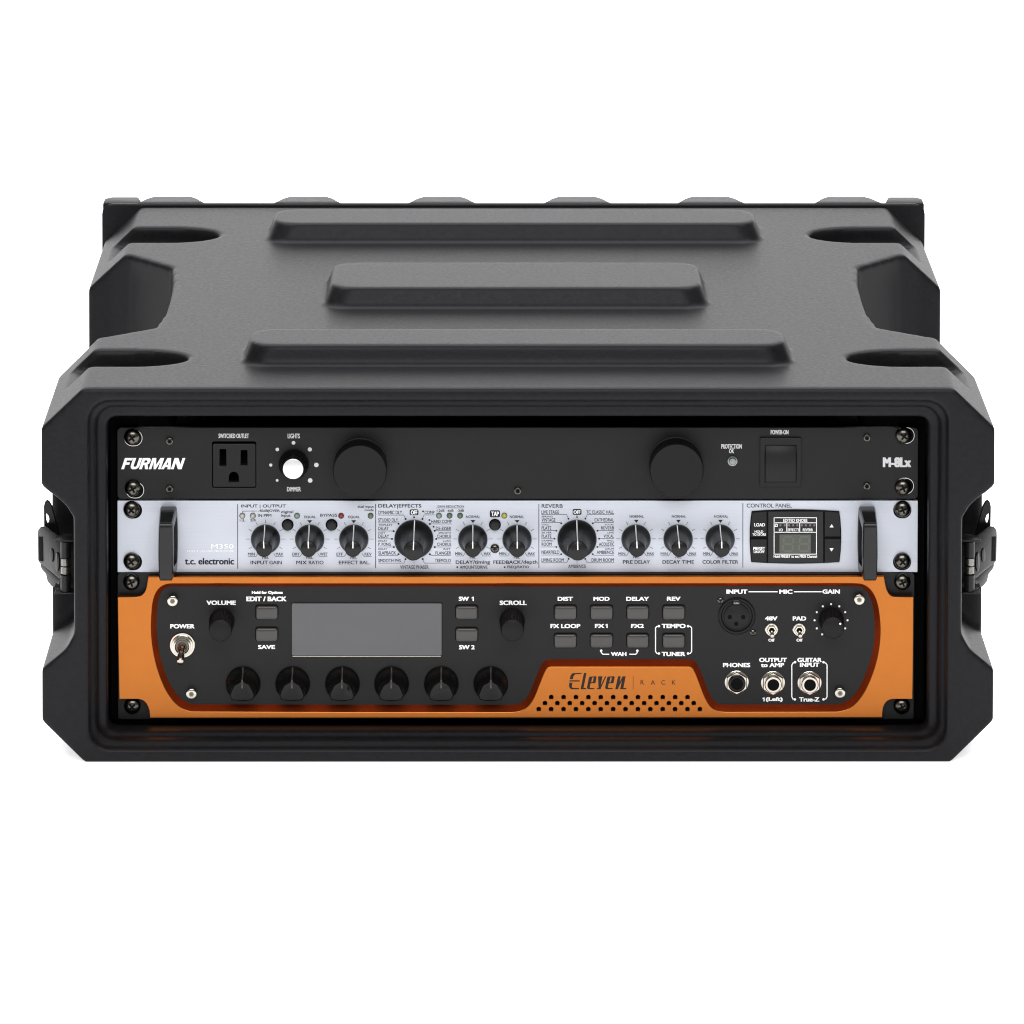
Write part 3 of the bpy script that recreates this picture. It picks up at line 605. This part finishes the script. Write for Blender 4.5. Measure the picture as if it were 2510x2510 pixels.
for (y, xe, dx, dy) in ((308, 1035, 1002, 380), (450, 1155, 1137, 466), (598, 1240, 1221, 600), (745, 1270, 1253, 746), (896, 1240, 1220, 897), (1047, 1155, 1137, 1027), (1184, 1035, 1000, 1115)):
    ln(H_, (1523, y), (xe, y), (dx, dy)); dot(H_, dx, dy, 17)
dot(H_, 850, 352, 16); ln(H_, (850, 312), (850, 350)); ln(H_, (850, 1160), (850, 1195))
TT(I_, [('NORMAL', 232, 230, 420, 263), ('NORMAL', 787, 230, 975, 263), ('NORMAL', 1342, 230, 1530, 263), ('MIN', 85, 718, 175, 753), ('MAX', 463, 718, 553, 753), ('MIN', 640, 718, 732, 753), ('MAX', 1018, 718, 1110, 753), ('MIN', 1197, 718, 1287, 753), ('MAX', 1573, 718, 1663, 753),
    ('rel.', 280, 762, 360, 798), ('rel.', 835, 762, 915, 798), ('rel.', 1390, 762, 1470, 798), ('DELAY', 297, 822, 498, 868), ('TIME', 920, 822, 1080, 868), ('FILTER', 1453, 822, 1663, 868)], 'pk2', .025)
TT(I_, [('PRE', 142, 822, 273, 868), ('DECAY', 665, 822, 897, 868), ('COLOR', 1190, 822, 1427, 868)], PK, .03)
for cx, le in ((316, 2), (870, 4), (1423, 1)):
    ptr_knob(I_, cx, 542, 8.85, 23, 4.9, lean_=R(le)); ticks(I_, cx, 540, False, 1.03); tri(I_, cx - 27, cx + 35, 290, 332)
    ln(I_, (cx - 228, 764), (cx - 126, 764), (cx - 98, 720)); ln(I_, (cx + 236, 764), (cx + 136, 764), (cx + 108, 720))
strokes(LN, .26, -.1, 'pk2', fx, 'printed_lines')['kind'] = 'stuff'; strokes([], .2, -.1, 'pk', fx, 'printed_dots', DT)['kind'] = 'stuff'
for t_ in TRI: flat([t_], -.1, 'pk', fx, 'printed_triangle')
# control panel module
T(J_, 'CONTROL PANEL', (122, 58, 568, 97), PK, fx, .012)
mod = [(170, 132), (300, 122), (460, 116), (600, 114), (760, 117), (900, 123), (1035, 132), (1046, 220), (1053, 320), (1054, 420), (1048, 530), (1036, 632), (900, 640), (760, 645), (600, 647), (460, 645), (300, 640), (166, 632), (156, 530), (151, 420), (153, 300), (160, 210)]
plate('control_module', [[J_.p(*q) for q in mod]], -1.0, 1.3, 'void', fx, .2)
def jp(name, pts, yf, m, parent=fx, bevel=.3, t=1.6): plate(name, [[J_.p(*q) for q in pts]], yf, t, m, parent, bevel)
jp('key', [(176, 140), (318, 128), (318, 378), (161, 378), (159, 320), (166, 220)], -1.6, 'inset'); jp('key', [(160, 402), (318, 402), (318, 634), (174, 626), (164, 530)], -1.6, 'inset')
jp('key', [(890, 128), (1030, 137), (1041, 230), (1047, 376), (890, 376)], -1.6, 'inset'); jp('key', [(890, 398), (1048, 398), (1043, 530), (1031, 627), (890, 636)], -1.6, 'inset')
jp('display_window', [(332, 128), (876, 128), (876, 636), (332, 636)], -1.4, 'lcdglass', bevel=.2)
yk = -1.75
Jk = Zoom(1800, 1220, 4.025, -1.6); Jd = Zoom(1800, 1220, 4.025, -1.4)
for s_, *b in (('LOAD', 197, 250, 302, 283), ('HOLD', 200, 322, 285, 345), ('TO STORE', 178, 350, 312, 375), ('PRESET', 187, 485, 303, 518), ('ON/OFF', 190, 521, 298, 546)): T(Jk, s_, b, 'pw', fx, .03)
for t_ in ([Jk.p(940, 292), Jk.p(980, 292), Jk.p(960, 260)], [Jk.p(938, 497), Jk.p(980, 497), Jk.p(959, 530)]): flat([t_], -1.72, 'pw', fx, 'printed_arrow')
for s_, *b in (('EDITED KNOBS', 483, 208, 720, 238), ('I/O', 440, 303, 478, 330), ('EFFECTS', 527, 303, 640, 330), ('REVERB', 675, 303, 772, 330)): T(Jd, s_, b, 'pw', fx, .02)
T(Jd, 'Hold PRESET to set MIDI Channel', (388, 563, 815, 592), 'pw', fx, .03)
def jl(*q): return [Jd.p(*a) for a in q]
strokes([jl((392, 197), (810, 197), (810, 556), (392, 556), (392, 197)), jl((392, 247), (810, 247)), jl((392, 340), (810, 340)), jl((518, 247), (518, 340)), jl((645, 247), (645, 340)), jl((403, 261), (424, 261), (424, 282), (403, 282), (403, 261))], .42, -1.52, 'pw', fx, 'printed_frame')
for cx in (455, 497, 540, 580, 622, 665, 705, 748, 790):
    flat([[Jd.p(cx - 9, 262), Jd.p(cx + 9, 262), Jd.p(cx + 9, 281), Jd.p(cx - 9, 281)]], -1.5, 'ledsq', fx, 'indicator_square')
flat([[Jd.p(445, 362), Jd.p(755, 362), Jd.p(755, 546), Jd.p(445, 546)]], -1.5, 'lcd', fx, 'display_field')
for cx in (532, 690):
    segs = []
    def hs(y): segs.append([Jd.p(cx - 38, y - 8), Jd.p(cx + 42, y - 8), Jd.p(cx + 38, y + 8), Jd.p(cx - 42, y + 8)])
    def vs_(x, a, b): segs.append([Jd.p(cx + x - 8, a), Jd.p(cx + x + 8, a), Jd.p(cx + x + 6, b), Jd.p(cx + x - 10, b)])
    for y in (385, 455, 527): hs(y)
    for x_ in (-44, 50): vs_(x_, 396, 446)
    for x_ in (-50, 44): vs_(x_, 464, 518)
    for g_ in segs: flat([g_], -1.54, 'seg', fx, 'display_segment')

# ------------------------------------------------------------------ guitar processor (orange, bottom)
gp = thing('guitar_processor', 'orange double-height guitar processor at the bottom of the rack with black control face', 'guitar processor', (0, 0, ZB))
YO, YI = -7.0, -2.2                                  # orange face, black inset face
K_ = Zoom(280, 1390, 4.025, YI); L_ = Zoom(680, 1420, 3.1161, YI); M_ = Zoom(1260, 1420, 3.864, YI); N_ = Zoom(1700, 1390, 3.331, YI)
def po(px, py): return pan(px, py, YO)
x0, zt = pan(288, 1405.5, -1); x1, zb = pan(2240, 1763, -1)
plate('back_plate', [rrect(x0, x1, zb, zt, 1.6)], -1.0, 2.6, 'coat_black', gp, .3)
chassis(gp, ZB + .8, ZB + 2 * U - .8)
MB().box(-222, 222, 2, 13, ZB + 2.5, ZB + 2 * U - 4.5).build('panel_core', 'coat_black', gp, smooth=0)
for (px, py) in ((321.6, 1428), (323.8, 1732), (2212.5, 1428), (2211, 1732)): rack_screw(gp, px, py, -1.0)
def arc3(a, b, c, n=6): return [((1 - t) ** 2 * a[0] + 2 * t * (1 - t) * b[0] + t * t * c[0], (1 - t) ** 2 * a[1] + 2 * t * (1 - t) * b[1] + t * t * c[1]) for t in [i / n for i in range(n + 1)]]
outl = [(363, 1414)] + [(2167, 1413)] + arc3((2169, 1426), (2174, 1460), (2192, 1463)) + [(2239.5, 1463), (2237, 1714)] + arc3((2189, 1714), (2166, 1716), (2163.5, 1745)) + [(2163, 1759), (367, 1760)] + arc3((366, 1745), (361, 1716), (339, 1714)) + [(292, 1714), (288, 1463)] + arc3((336, 1463), (358, 1460), (361, 1428))
rec_px = [(425, 1430.5), (1255, 1430.5), (2090, 1430), (2117, 1433.5), (2135, 1447), (2149, 1474), (2156, 1510), (2158, 1558), (2150, 1615), (2132, 1669), (2111, 1708), (2084, 1735), (2050, 1744.5), (1780, 1745), (1758, 1742), (1742, 1732), (1728, 1710), (1715.5, 1679), (1702, 1645), (1697, 1637), (1688, 1634), (1520, 1634), (1350, 1634), (1341, 1637), (1336, 1645), (1322, 1679), (1307, 1714), (1292, 1733), (1272, 1743), (1250, 1745.5), (860, 1745.5), (470, 1744), (440, 1732), (412, 1700.5), (392, 1658), (379, 1614), (371, 1560), (371, 1510), (378, 1462), (391, 1441), (408, 1432)]
rec = catmull([po(*q) for q in rec_px], 5)
def inset_loop(l, d):
    n = len(l); out = []; ar = sum(l[i][0] * l[(i + 1) % n][1] - l[(i + 1) % n][0] * l[i][1] for i in range(n)); s_ = 1 if ar > 0 else -1
    for i in range(n):
        a, b = l[i - 1], l[(i + 1) % n]; t = Vector((b[0] - a[0], b[1] - a[1])).normalized()
        out.append((l[i][0] - s_ * t.y * d, l[i][1] + s_ * t.x * d))
    return out
holes = []
for (y, xs, n) in ((1118, 352, 12), (1175, 293, 13), (1232, 234, 14)):
    for k in range(n): holes.append(circ(*po(1260 + (xs + 117.4 * k) / 3.864, 1420 + y / 3.864), 1.3, 14))
plate('front_panel', [[po(*q) for q in outl], rec] + holes, YO, 3.2, 'orange', gp, .35)
li = inset_loop(rec, 3.1)
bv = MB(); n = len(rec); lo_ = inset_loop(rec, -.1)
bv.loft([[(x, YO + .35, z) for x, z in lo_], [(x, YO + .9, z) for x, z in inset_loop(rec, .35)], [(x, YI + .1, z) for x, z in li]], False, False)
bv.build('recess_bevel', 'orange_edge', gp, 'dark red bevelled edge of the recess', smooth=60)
plate('control_face', [inset_loop(rec, 2.2)], YI, 1.1, 'inset', gp, .05)
# rim that carries the orange panel edges back to the plate
# hex bolts
for (Zm, a, b) in ((K_, 578, 318), (K_, 764, 1235), (N_, 1350, 252), (N_, 1193, 1015)):
    x, z = Zm.p(a, b); hex_bolt(gp, x, z, YI, 3.2, 4.2)
W_ = 'pw'
TT(K_, [('POWER', 552, 562, 793, 605), ('VOLUME', 910, 330, 1200, 373), ('EDIT / BACK', 1303, 290, 1700, 337), ('SAVE', 1418, 768, 1587, 808)], W_, .075, gp)
TT(K_, [('Hold for Options', 1357, 235, 1663, 272)], W_, .075, gp)
TT(L_, [('SW', 1385, 132, 1463, 165), ('SW 2', 1387, 502, 1507, 535), ('SCROLL', 1697, 162, 1905, 196)], W_, .075, gp)
TT(M_, [('DIST', 413, 165, 558, 203), ('MOD', 752, 165, 905, 203), ('DELAY', 1062, 165, 1278, 203), ('REV', 1448, 164, 1577, 202), ('FX LOOP', 345, 422, 628, 462), ('FX', 766, 422, 855, 460), ('FX2', 1108, 422, 1230, 460), ('TEMPO', 1398, 421, 1625, 462), ('WAH', 917, 688, 1065, 726), ('TUNER', 1398, 687, 1622, 727)], W_, .075, gp)
TT(N_, [('INPUT', 268, 183, 440, 218), ('MIC', 700, 183, 808, 218), ('GAIN', 1052, 182, 1195, 217), ('48V', 583, 402, 685, 436), ('PAD', 810, 402, 920, 436), ('Off', 610, 584, 662, 608), ('Off', 840, 584, 890, 608), ('PHONES', 240, 782, 463, 817), ('OUTPUT', 535, 740, 762, 775), ('to AMP', 550, 782, 740, 817),
    ('GUITAR', 847, 740, 1047, 775), ('INPUT', 868, 780, 1027, 815), ('(Left)', 590, 1062, 728, 1102), ('True-Z', 862, 1062, 1027, 1098)], W_, .075, gp)
def P_(Zm, *q): return [Zm.p(*a) for a in q]
wl = [P_(M_, (1368, 443), (1352, 446), (1340, 460), (1340, 682), (1352, 700), (1368, 703)), P_(M_, (1652, 443), (1670, 446), (1682, 460), (1682, 682), (1670, 700), (1652, 703)), P_(M_, (825, 678), (827, 695), (842, 709), (898, 709)), P_(M_, (1168, 678), (1166, 695), (1152, 709), (1095, 709)),
      P_(N_, (828, 777), (812, 783), (802, 800), (802, 1058), (811, 1075), (826, 1080)), P_(N_, (1062, 777), (1080, 784), (1090, 800), (1090, 1058), (1081, 1075), (1064, 1080)), P_(N_, (452, 201), (683, 201)), P_(N_, (822, 201), (1043, 201))]
wd = [(*M_.p(a, b), .75) for a, b in ((1372, 443), (1648, 443), (1372, 702), (1648, 702), (825, 676), (1168, 676))] + [(*N_.p(a, b), .75) for a, b in ((829, 776), (1061, 776), (827, 1080), (1061, 1080))]
wd += [(*N_.p(a, b), .62) for a, b in ((1123, 302), (1055, 320), (1190, 320), (1006, 368), (1238, 368), (988, 434), (1257, 434), (1006, 500), (1238, 500), (1050, 549))]
for l_ in wl: strokes([l_], .62, YI - .1, 'pw', gp, 'printed_bracket')
strokes([], .62, YI - .11, 'pw', gp, 'printed_dots', wd)['kind'] = 'stuff'
def one(Zm, x, yt, yb, w):
    h = yb - yt; t = w * .52
    flat([[Zm.p(*q) for q in ((x + w - t, yb), (x + w, yb), (x + w, yt), (x + w - t * .8, yt), (x, yt + h * .2), (x, yt + h * .42), (x + w - t, yt + h * .33))]], Zm.y - .12, 'pw', gp, 'lettering')
one(L_, 1483, 132, 165, 17); one(M_, 866, 422, 460, 20); one(N_, 563, 1064, 1096, 17)
# buttons
def button(Zm, a, b, c, d):
    xa, zt = Zm.p(a, b); xb, zb_ = Zm.p(c, d)
    plate('button_well', [rrect(xa, xb, zb_, zt, 1.9)], YI - .06, .1, 'void', gp, .02)
    xa += .45; xb -= .45; zb_ += .2; zt -= .75
    loops = []
    for (k, h) in ((0, 0), (0, .9), (.25, 1.35), (.7, 1.6), (2.0, 1.78)):
        loops.append([(x, YI - .1 - h, z) for x, z in rrect(xa + k, xb - k, zb_ + k, zt - k, max(.4, 1.6 - k * .5))])
    MB().loft(loops).build('button', 'button', gp, smooth=50)
for q in ((1390, 368, 1620, 515), (1390, 585, 1620, 733)): button(K_, *q)
for q in ((1357, 191, 1535, 304), (1357, 361, 1535, 475)): button(L_, *q)
for (xa, xb) in ((375, 597), (717, 940), (1062, 1280), (1402, 1622)):
    for (ya, yb) in ((236, 380), (504, 648)): button(M_, xa, ya, xb, yb)
# screen
xa, zt = L_.p(105, 177); xb, zb_ = L_.p(1260, 590)
plate('screen_surround', [rrect(xa, xb, zb_, zt, 1.0), rrect(xa + .5, xb - .5, zb_ + .7, zt - .5, .8)], YI - .7, .7, 'gloss', gp, .2)
MB().box(xa + .8, xb - .8, YI - .95, YI - .2, zb_ + .1, zb_ + .5).build('screen_edge', 'nickel', gp, 'bright lower edge of the screen', bevel=.1)
plate('screen', [rrect(xa + .45, xb - .45, zb_ + .65, zt - .45, .8)], YI - .4, .5, 'glass', gp, .05)
# knurled knobs
for (Zm, a, b) in ((K_, 1062, 533), (L_, 1793, 318), (N_, 1123, 432)):
    x, z = Zm.p(a, b); k = knurl(gp, x, z, YI, 7.7, 7.0, 20 if Zm is not N_ else 17, name='knurled_knob')
    if Zm is N_: MB().lathe(x + 4.4, z + 2.6, YI - 17, [(.62, -.2), (.62, .12)], 12).build('pointer_dot', 'pw', k, smooth=0)
# six pointer knobs
for px in (596, 717.5, 839.5, 960, 1081.8, 1203):
    x, z = pan(px, 1675.5, YI); n = 96
    face = [(0, 6.1), (2.2, 4.4), (4.9, 2.9), (6.2, 0), (7.3, -3.4), (6.6, -6.0), (3.5, -6.7), (0, -6.8)]
    face = face + [(-a_, b_) for a_, b_ in face[-2:0:-1]]
    def polar(a_):
        d = (math.cos(a_), math.sin(a_)); best = 99
        for p, q in zip(face, face[1:] + face[:1]):
            ex, ey = q[0] - p[0], q[1] - p[1]; den = d[0] * ey - d[1] * ex
            if abs(den) < 1e-9: continue
            t = (p[0] * ey - p[1] * ex) / den; u_ = (p[0] * d[1] - p[1] * d[0]) / den
            if t > 0 and -1e-6 <= u_ <= 1 + 1e-6: best = min(best, t)
        return best
    pol = [polar(2 * math.pi * i / n) for i in range(n)]
    loops = []
    for (r, mix, h, k_) in ((10.4, 0, 0, 1), (10.5, 0, 1.2, 1), (10.2, 0, 2.2, 1), (9.6, .12, 3.2, 1), (9.0, .4, 4.6, 1), (8.6, .7, 6.5, 1.06), (8.3, .9, 9.5, 1.04), (8, 1, 12.6, 1.0), (8, 1, 13.1, .97), (8, 1, 13.4, .9)):
        loops.append([(x + (r * (1 - mix) + pol[i] * mix) * k_ * math.cos(2 * math.pi * i / n), YI - h, z + (r * (1 - mix) + pol[i] * mix) * k_ * math.sin(2 * math.pi * i / n)) for i in range(n)])
    k = MB().loft(loops).build('pointer_knob', 'gloss', gp, smooth=40)
    pr = [(l[n // 4][2] - z, -(l[n // 4][1] - YI)) for l in loops[1:]] + [(1.0, 13.4)]
    MB().add([(x + sg * .45, YI - h - .12, z + r + .1) for r, h in pr for sg in (-1, 1)], [(2 * i, 2 * i + 1, 2 * i + 3, 2 * i + 2) for i in range(len(pr) - 1)]).build('pointer_line', 'button', k, smooth=60)
# power toggle
x, z = K_.p(673, 768)
tg = MB().lathe(x, z, YI, [(7.7, 0), (7.7, .9), (7.4, 1.2), (6.6, 1.2), (6.5, 1.6), (6.3, 3.0), (5.4, 3.2), (5.2, 4.6), (4.4, 4.8), (3.9, 3.6)], 40).build('power_toggle', 'nickel', gp)
MB().lathe(x, z, YI - 3.65, [(3.9, 0), (3.9, .15)], 24).build('toggle_well', 'screw', tg, smooth=0)
tp = pan(441.5, 1624, YI - 17)
lv = MB(); p0 = Vector((x, YI - 3, z)); p1 = Vector((tp[0], YI - 17, tp[1])); dd = (p1 - p0)
loops = []
u = dd.normalized().orthogonal().normalized(); w = dd.normalized().cross(u)
for t, r in ((0, 2.9), (.12, 2.9), (.22, 2.4), (.3, 1.8), (.5, 2.0), (.85, 2.45), (.95, 2.35), (1.0, 1.7)):
    c = p0 + dd * t; loops.append([tuple(c + (u * math.cos(2 * math.pi * i / 24) + w * math.sin(2 * math.pi * i / 24)) * r) for i in range(24)])
lv.loft(loops).build('lever', 'nickel', tg, smooth=50)
# small toggles
for (a, b, tx, ty) in ((637, 508, 643, 566), (862, 508, 872, 566)):
    x, z = N_.p(a, b)
    t_ = MB().lathe(x, z, YI, [(4.1, 0), (4.1, 1.1), (3.7, 1.4)], 12).build('small_toggle', 'nickel', gp, smooth=20)
    MB().lathe(x, z, YI - 1.3, [(3.0, 0), (3.0, 1.2), (2.7, 1.4), (1.9, 1.4), (1.8, .8)], 6).build('toggle_nut', 'nickel', t_, smooth=20)
    MB().lathe(x, z, YI - 2.2, [(1.85, 0), (1.85, .12)], 20).build('toggle_well', 'void', t_, smooth=0)
    xt, zt = pan(1700 + tx / 3.331, 1390 + ty / 3.331, YI - 9)
    MB().rod((x, YI - 1.5, z), (xt, YI - 9, zt), .95, 1.2, 16).build('lever', 'nickel', t_, bevel=.3)
# microphone socket
x, z = N_.p(353, 398)
xs = MB().lathe(x, z, YI, [(11.2, 0), (11.2, .8), (10.7, 1.2), (9.6, 1.2), (9.0, .5), (8.0, .3)], 56).build('microphone_socket', 'xlr', gp)
MB().lathe(x, z - .2, YI, [(7.6, 0), (7.6, 1.0), (7.3, 1.2)], 48).build('socket_face', 'outlet', xs)
for (a, b) in ((295, 398), (405, 398), (348, 453)):
    hx, hz = N_.p(a, b); MB().lathe(hx, hz - .4, YI - 1.2, [(1.35, 0), (1.35, .06)], 18).build('pin_hole', 'void', xs, smooth=0)
xa, zt = N_.p(318, 262); xb, zb_ = N_.p(378, 305); plate('release_tab', [rrect(xa, xb, zb_, zt, .8)], YI - 2.0, 1.8, 'gloss', xs, .3)
T(N_, 'PUSH', (328, 281, 370, 293), 'pg', gp, .02, y=-2.15)
for (a, b) in ((220, 272), (485, 535)):
    hx, hz = N_.p(a, b); s_ = MB().lathe(hx, hz, YI, [(2.0, 0), (2.0, .4), (1.5, .9), (.3, 1.15)], 24).build('socket_screw', 'screw', xs)
    c = MB(); c.box(hx - 1, hx + 1, YI - 1.3, YI - .7, hz - .22, hz + .22); c.box(hx - .22, hx + .22, YI - 1.31, YI - .69, hz - 1, hz + 1); c.build('cross_slot', 'void', xs, smooth=0)
# jacks
for i, (a, b) in enumerate(((352, 940), (648, 944), (947, 945))):
    x, z = N_.p(a, b)
    j = MB().lathe(x, z, YI, [(7.2, 0), (7.2, .5), (6.9, .7)], 40).build('jack_socket', 'nickel', gp)
    MB().lathe(x, z, YI - .6, [(7.0, 0), (7.0, 1.5), (6.5, 2.0), (5.0, 2.0)], 6, R(30)).build('jack_nut', 'nickel', j, smooth=20)
    if i == 0:
        MB().lathe(x, z, YI - 2.3, [(5.3, 0), (5.3, .9), (4.7, 1.3), (3.6, 1.3), (3.4, .6)], 36).build('jack_collar', 'gloss', j)
        MB().lathe(x, z, YI - 2.95, [(3.45, 0), (3.45, .1)], 28).build('jack_hole', 'void', j, smooth=0)
    else:
        MB().lathe(x, z, YI - 2.3, [(5.2, 0), (5.2, 1.8), (4.7, 2.4), (3.6, 2.4), (3.35, 1.6)], 36).build('jack_collar', 'nickel', j)
        MB().lathe(x, z, YI - 3.95, [(3.4, 0), (3.4, .15)], 28).build('jack_hole', 'void', j, smooth=0)
# printed logo on the raised orange tab
Mo = Zoom(1260, 1420, 3.864, YO)
def lg(pts): return [Mo.p(*q) for q in pts]
eE = lambda dx: [[(716 + dx, 922), (772 + dx, 918), (782 + dx, 926), (770 + dx, 984), (726 + dx, 984), (717 + dx, 1022), (724 + dx, 1030), (764 + dx, 1030), (760 + dx, 1040), (700 + dx, 1040), (690 + dx, 1028), (709 + dx, 932)], [(741 + dx, 930), (755 + dx, 929), (745 + dx, 974), (731 + dx, 974)]]
plate('logo_letter', [lg([(562, 889), (640, 887), (637, 897), (580, 899), (563, 918), (557, 946), (528, 946), (533, 918), (545, 896)])], YO - .12, .1, 'pbrown', gp, .01)
plate('logo_letter', [lg([(526, 957), (623, 957), (620, 968), (524, 968)])], YO - .12, .1, 'pbrown', gp, .01)
plate('logo_letter', [lg([(523, 979), (553, 979), (547, 1014), (556, 1029), (616, 1029), (613, 1041), (545, 1041), (528, 1031), (521, 1012)])], YO - .12, .1, 'pbrown', gp, .01)
plate('logo_letter', [lg([(662, 887), (687, 887), (658, 1029), (684, 1029), (682, 1041), (630, 1041)])], YO - .12, .1, 'pbrown', gp, .01)
plate('logo_letter', [lg(l) for l in eE(0)], YO - .12, .1, 'pbrown', gp, .01)
plate('logo_letter', [lg([(796, 919), (838, 919), (822, 1005), (862, 919), (874, 919), (818, 1041), (784, 1041), (786, 1030), (800, 1030)])], YO - .12, .1, 'pbrown', gp, .01)
plate('logo_letter', [lg(l) for l in eE(172)], YO - .12, .1, 'pbrown', gp, .01)
plate('logo_letter', [lg([(985, 919), (1010, 919), (1000, 975), (1028, 919), (1057, 919), (1036, 1029), (1065, 1029), (1062, 1041), (1004, 1041), (1022, 960), (990, 1022), (986, 1041), (958, 1041)])], YO - .12, .1, 'pbrown', gp, .01)
strokes([lg([(1128, 915), (1128, 1040)])], .28, YO - .1, 'pbrown', gp, 'logo_line')
for ch, a, b in (('R', 1198, 1231), ('A', 1295, 1335), ('C', 1394, 1431), ('K', 1496, 1530)): T(Mo, ch, (a, 956, b, 998), 'pbrown', gp, 0)
flush()
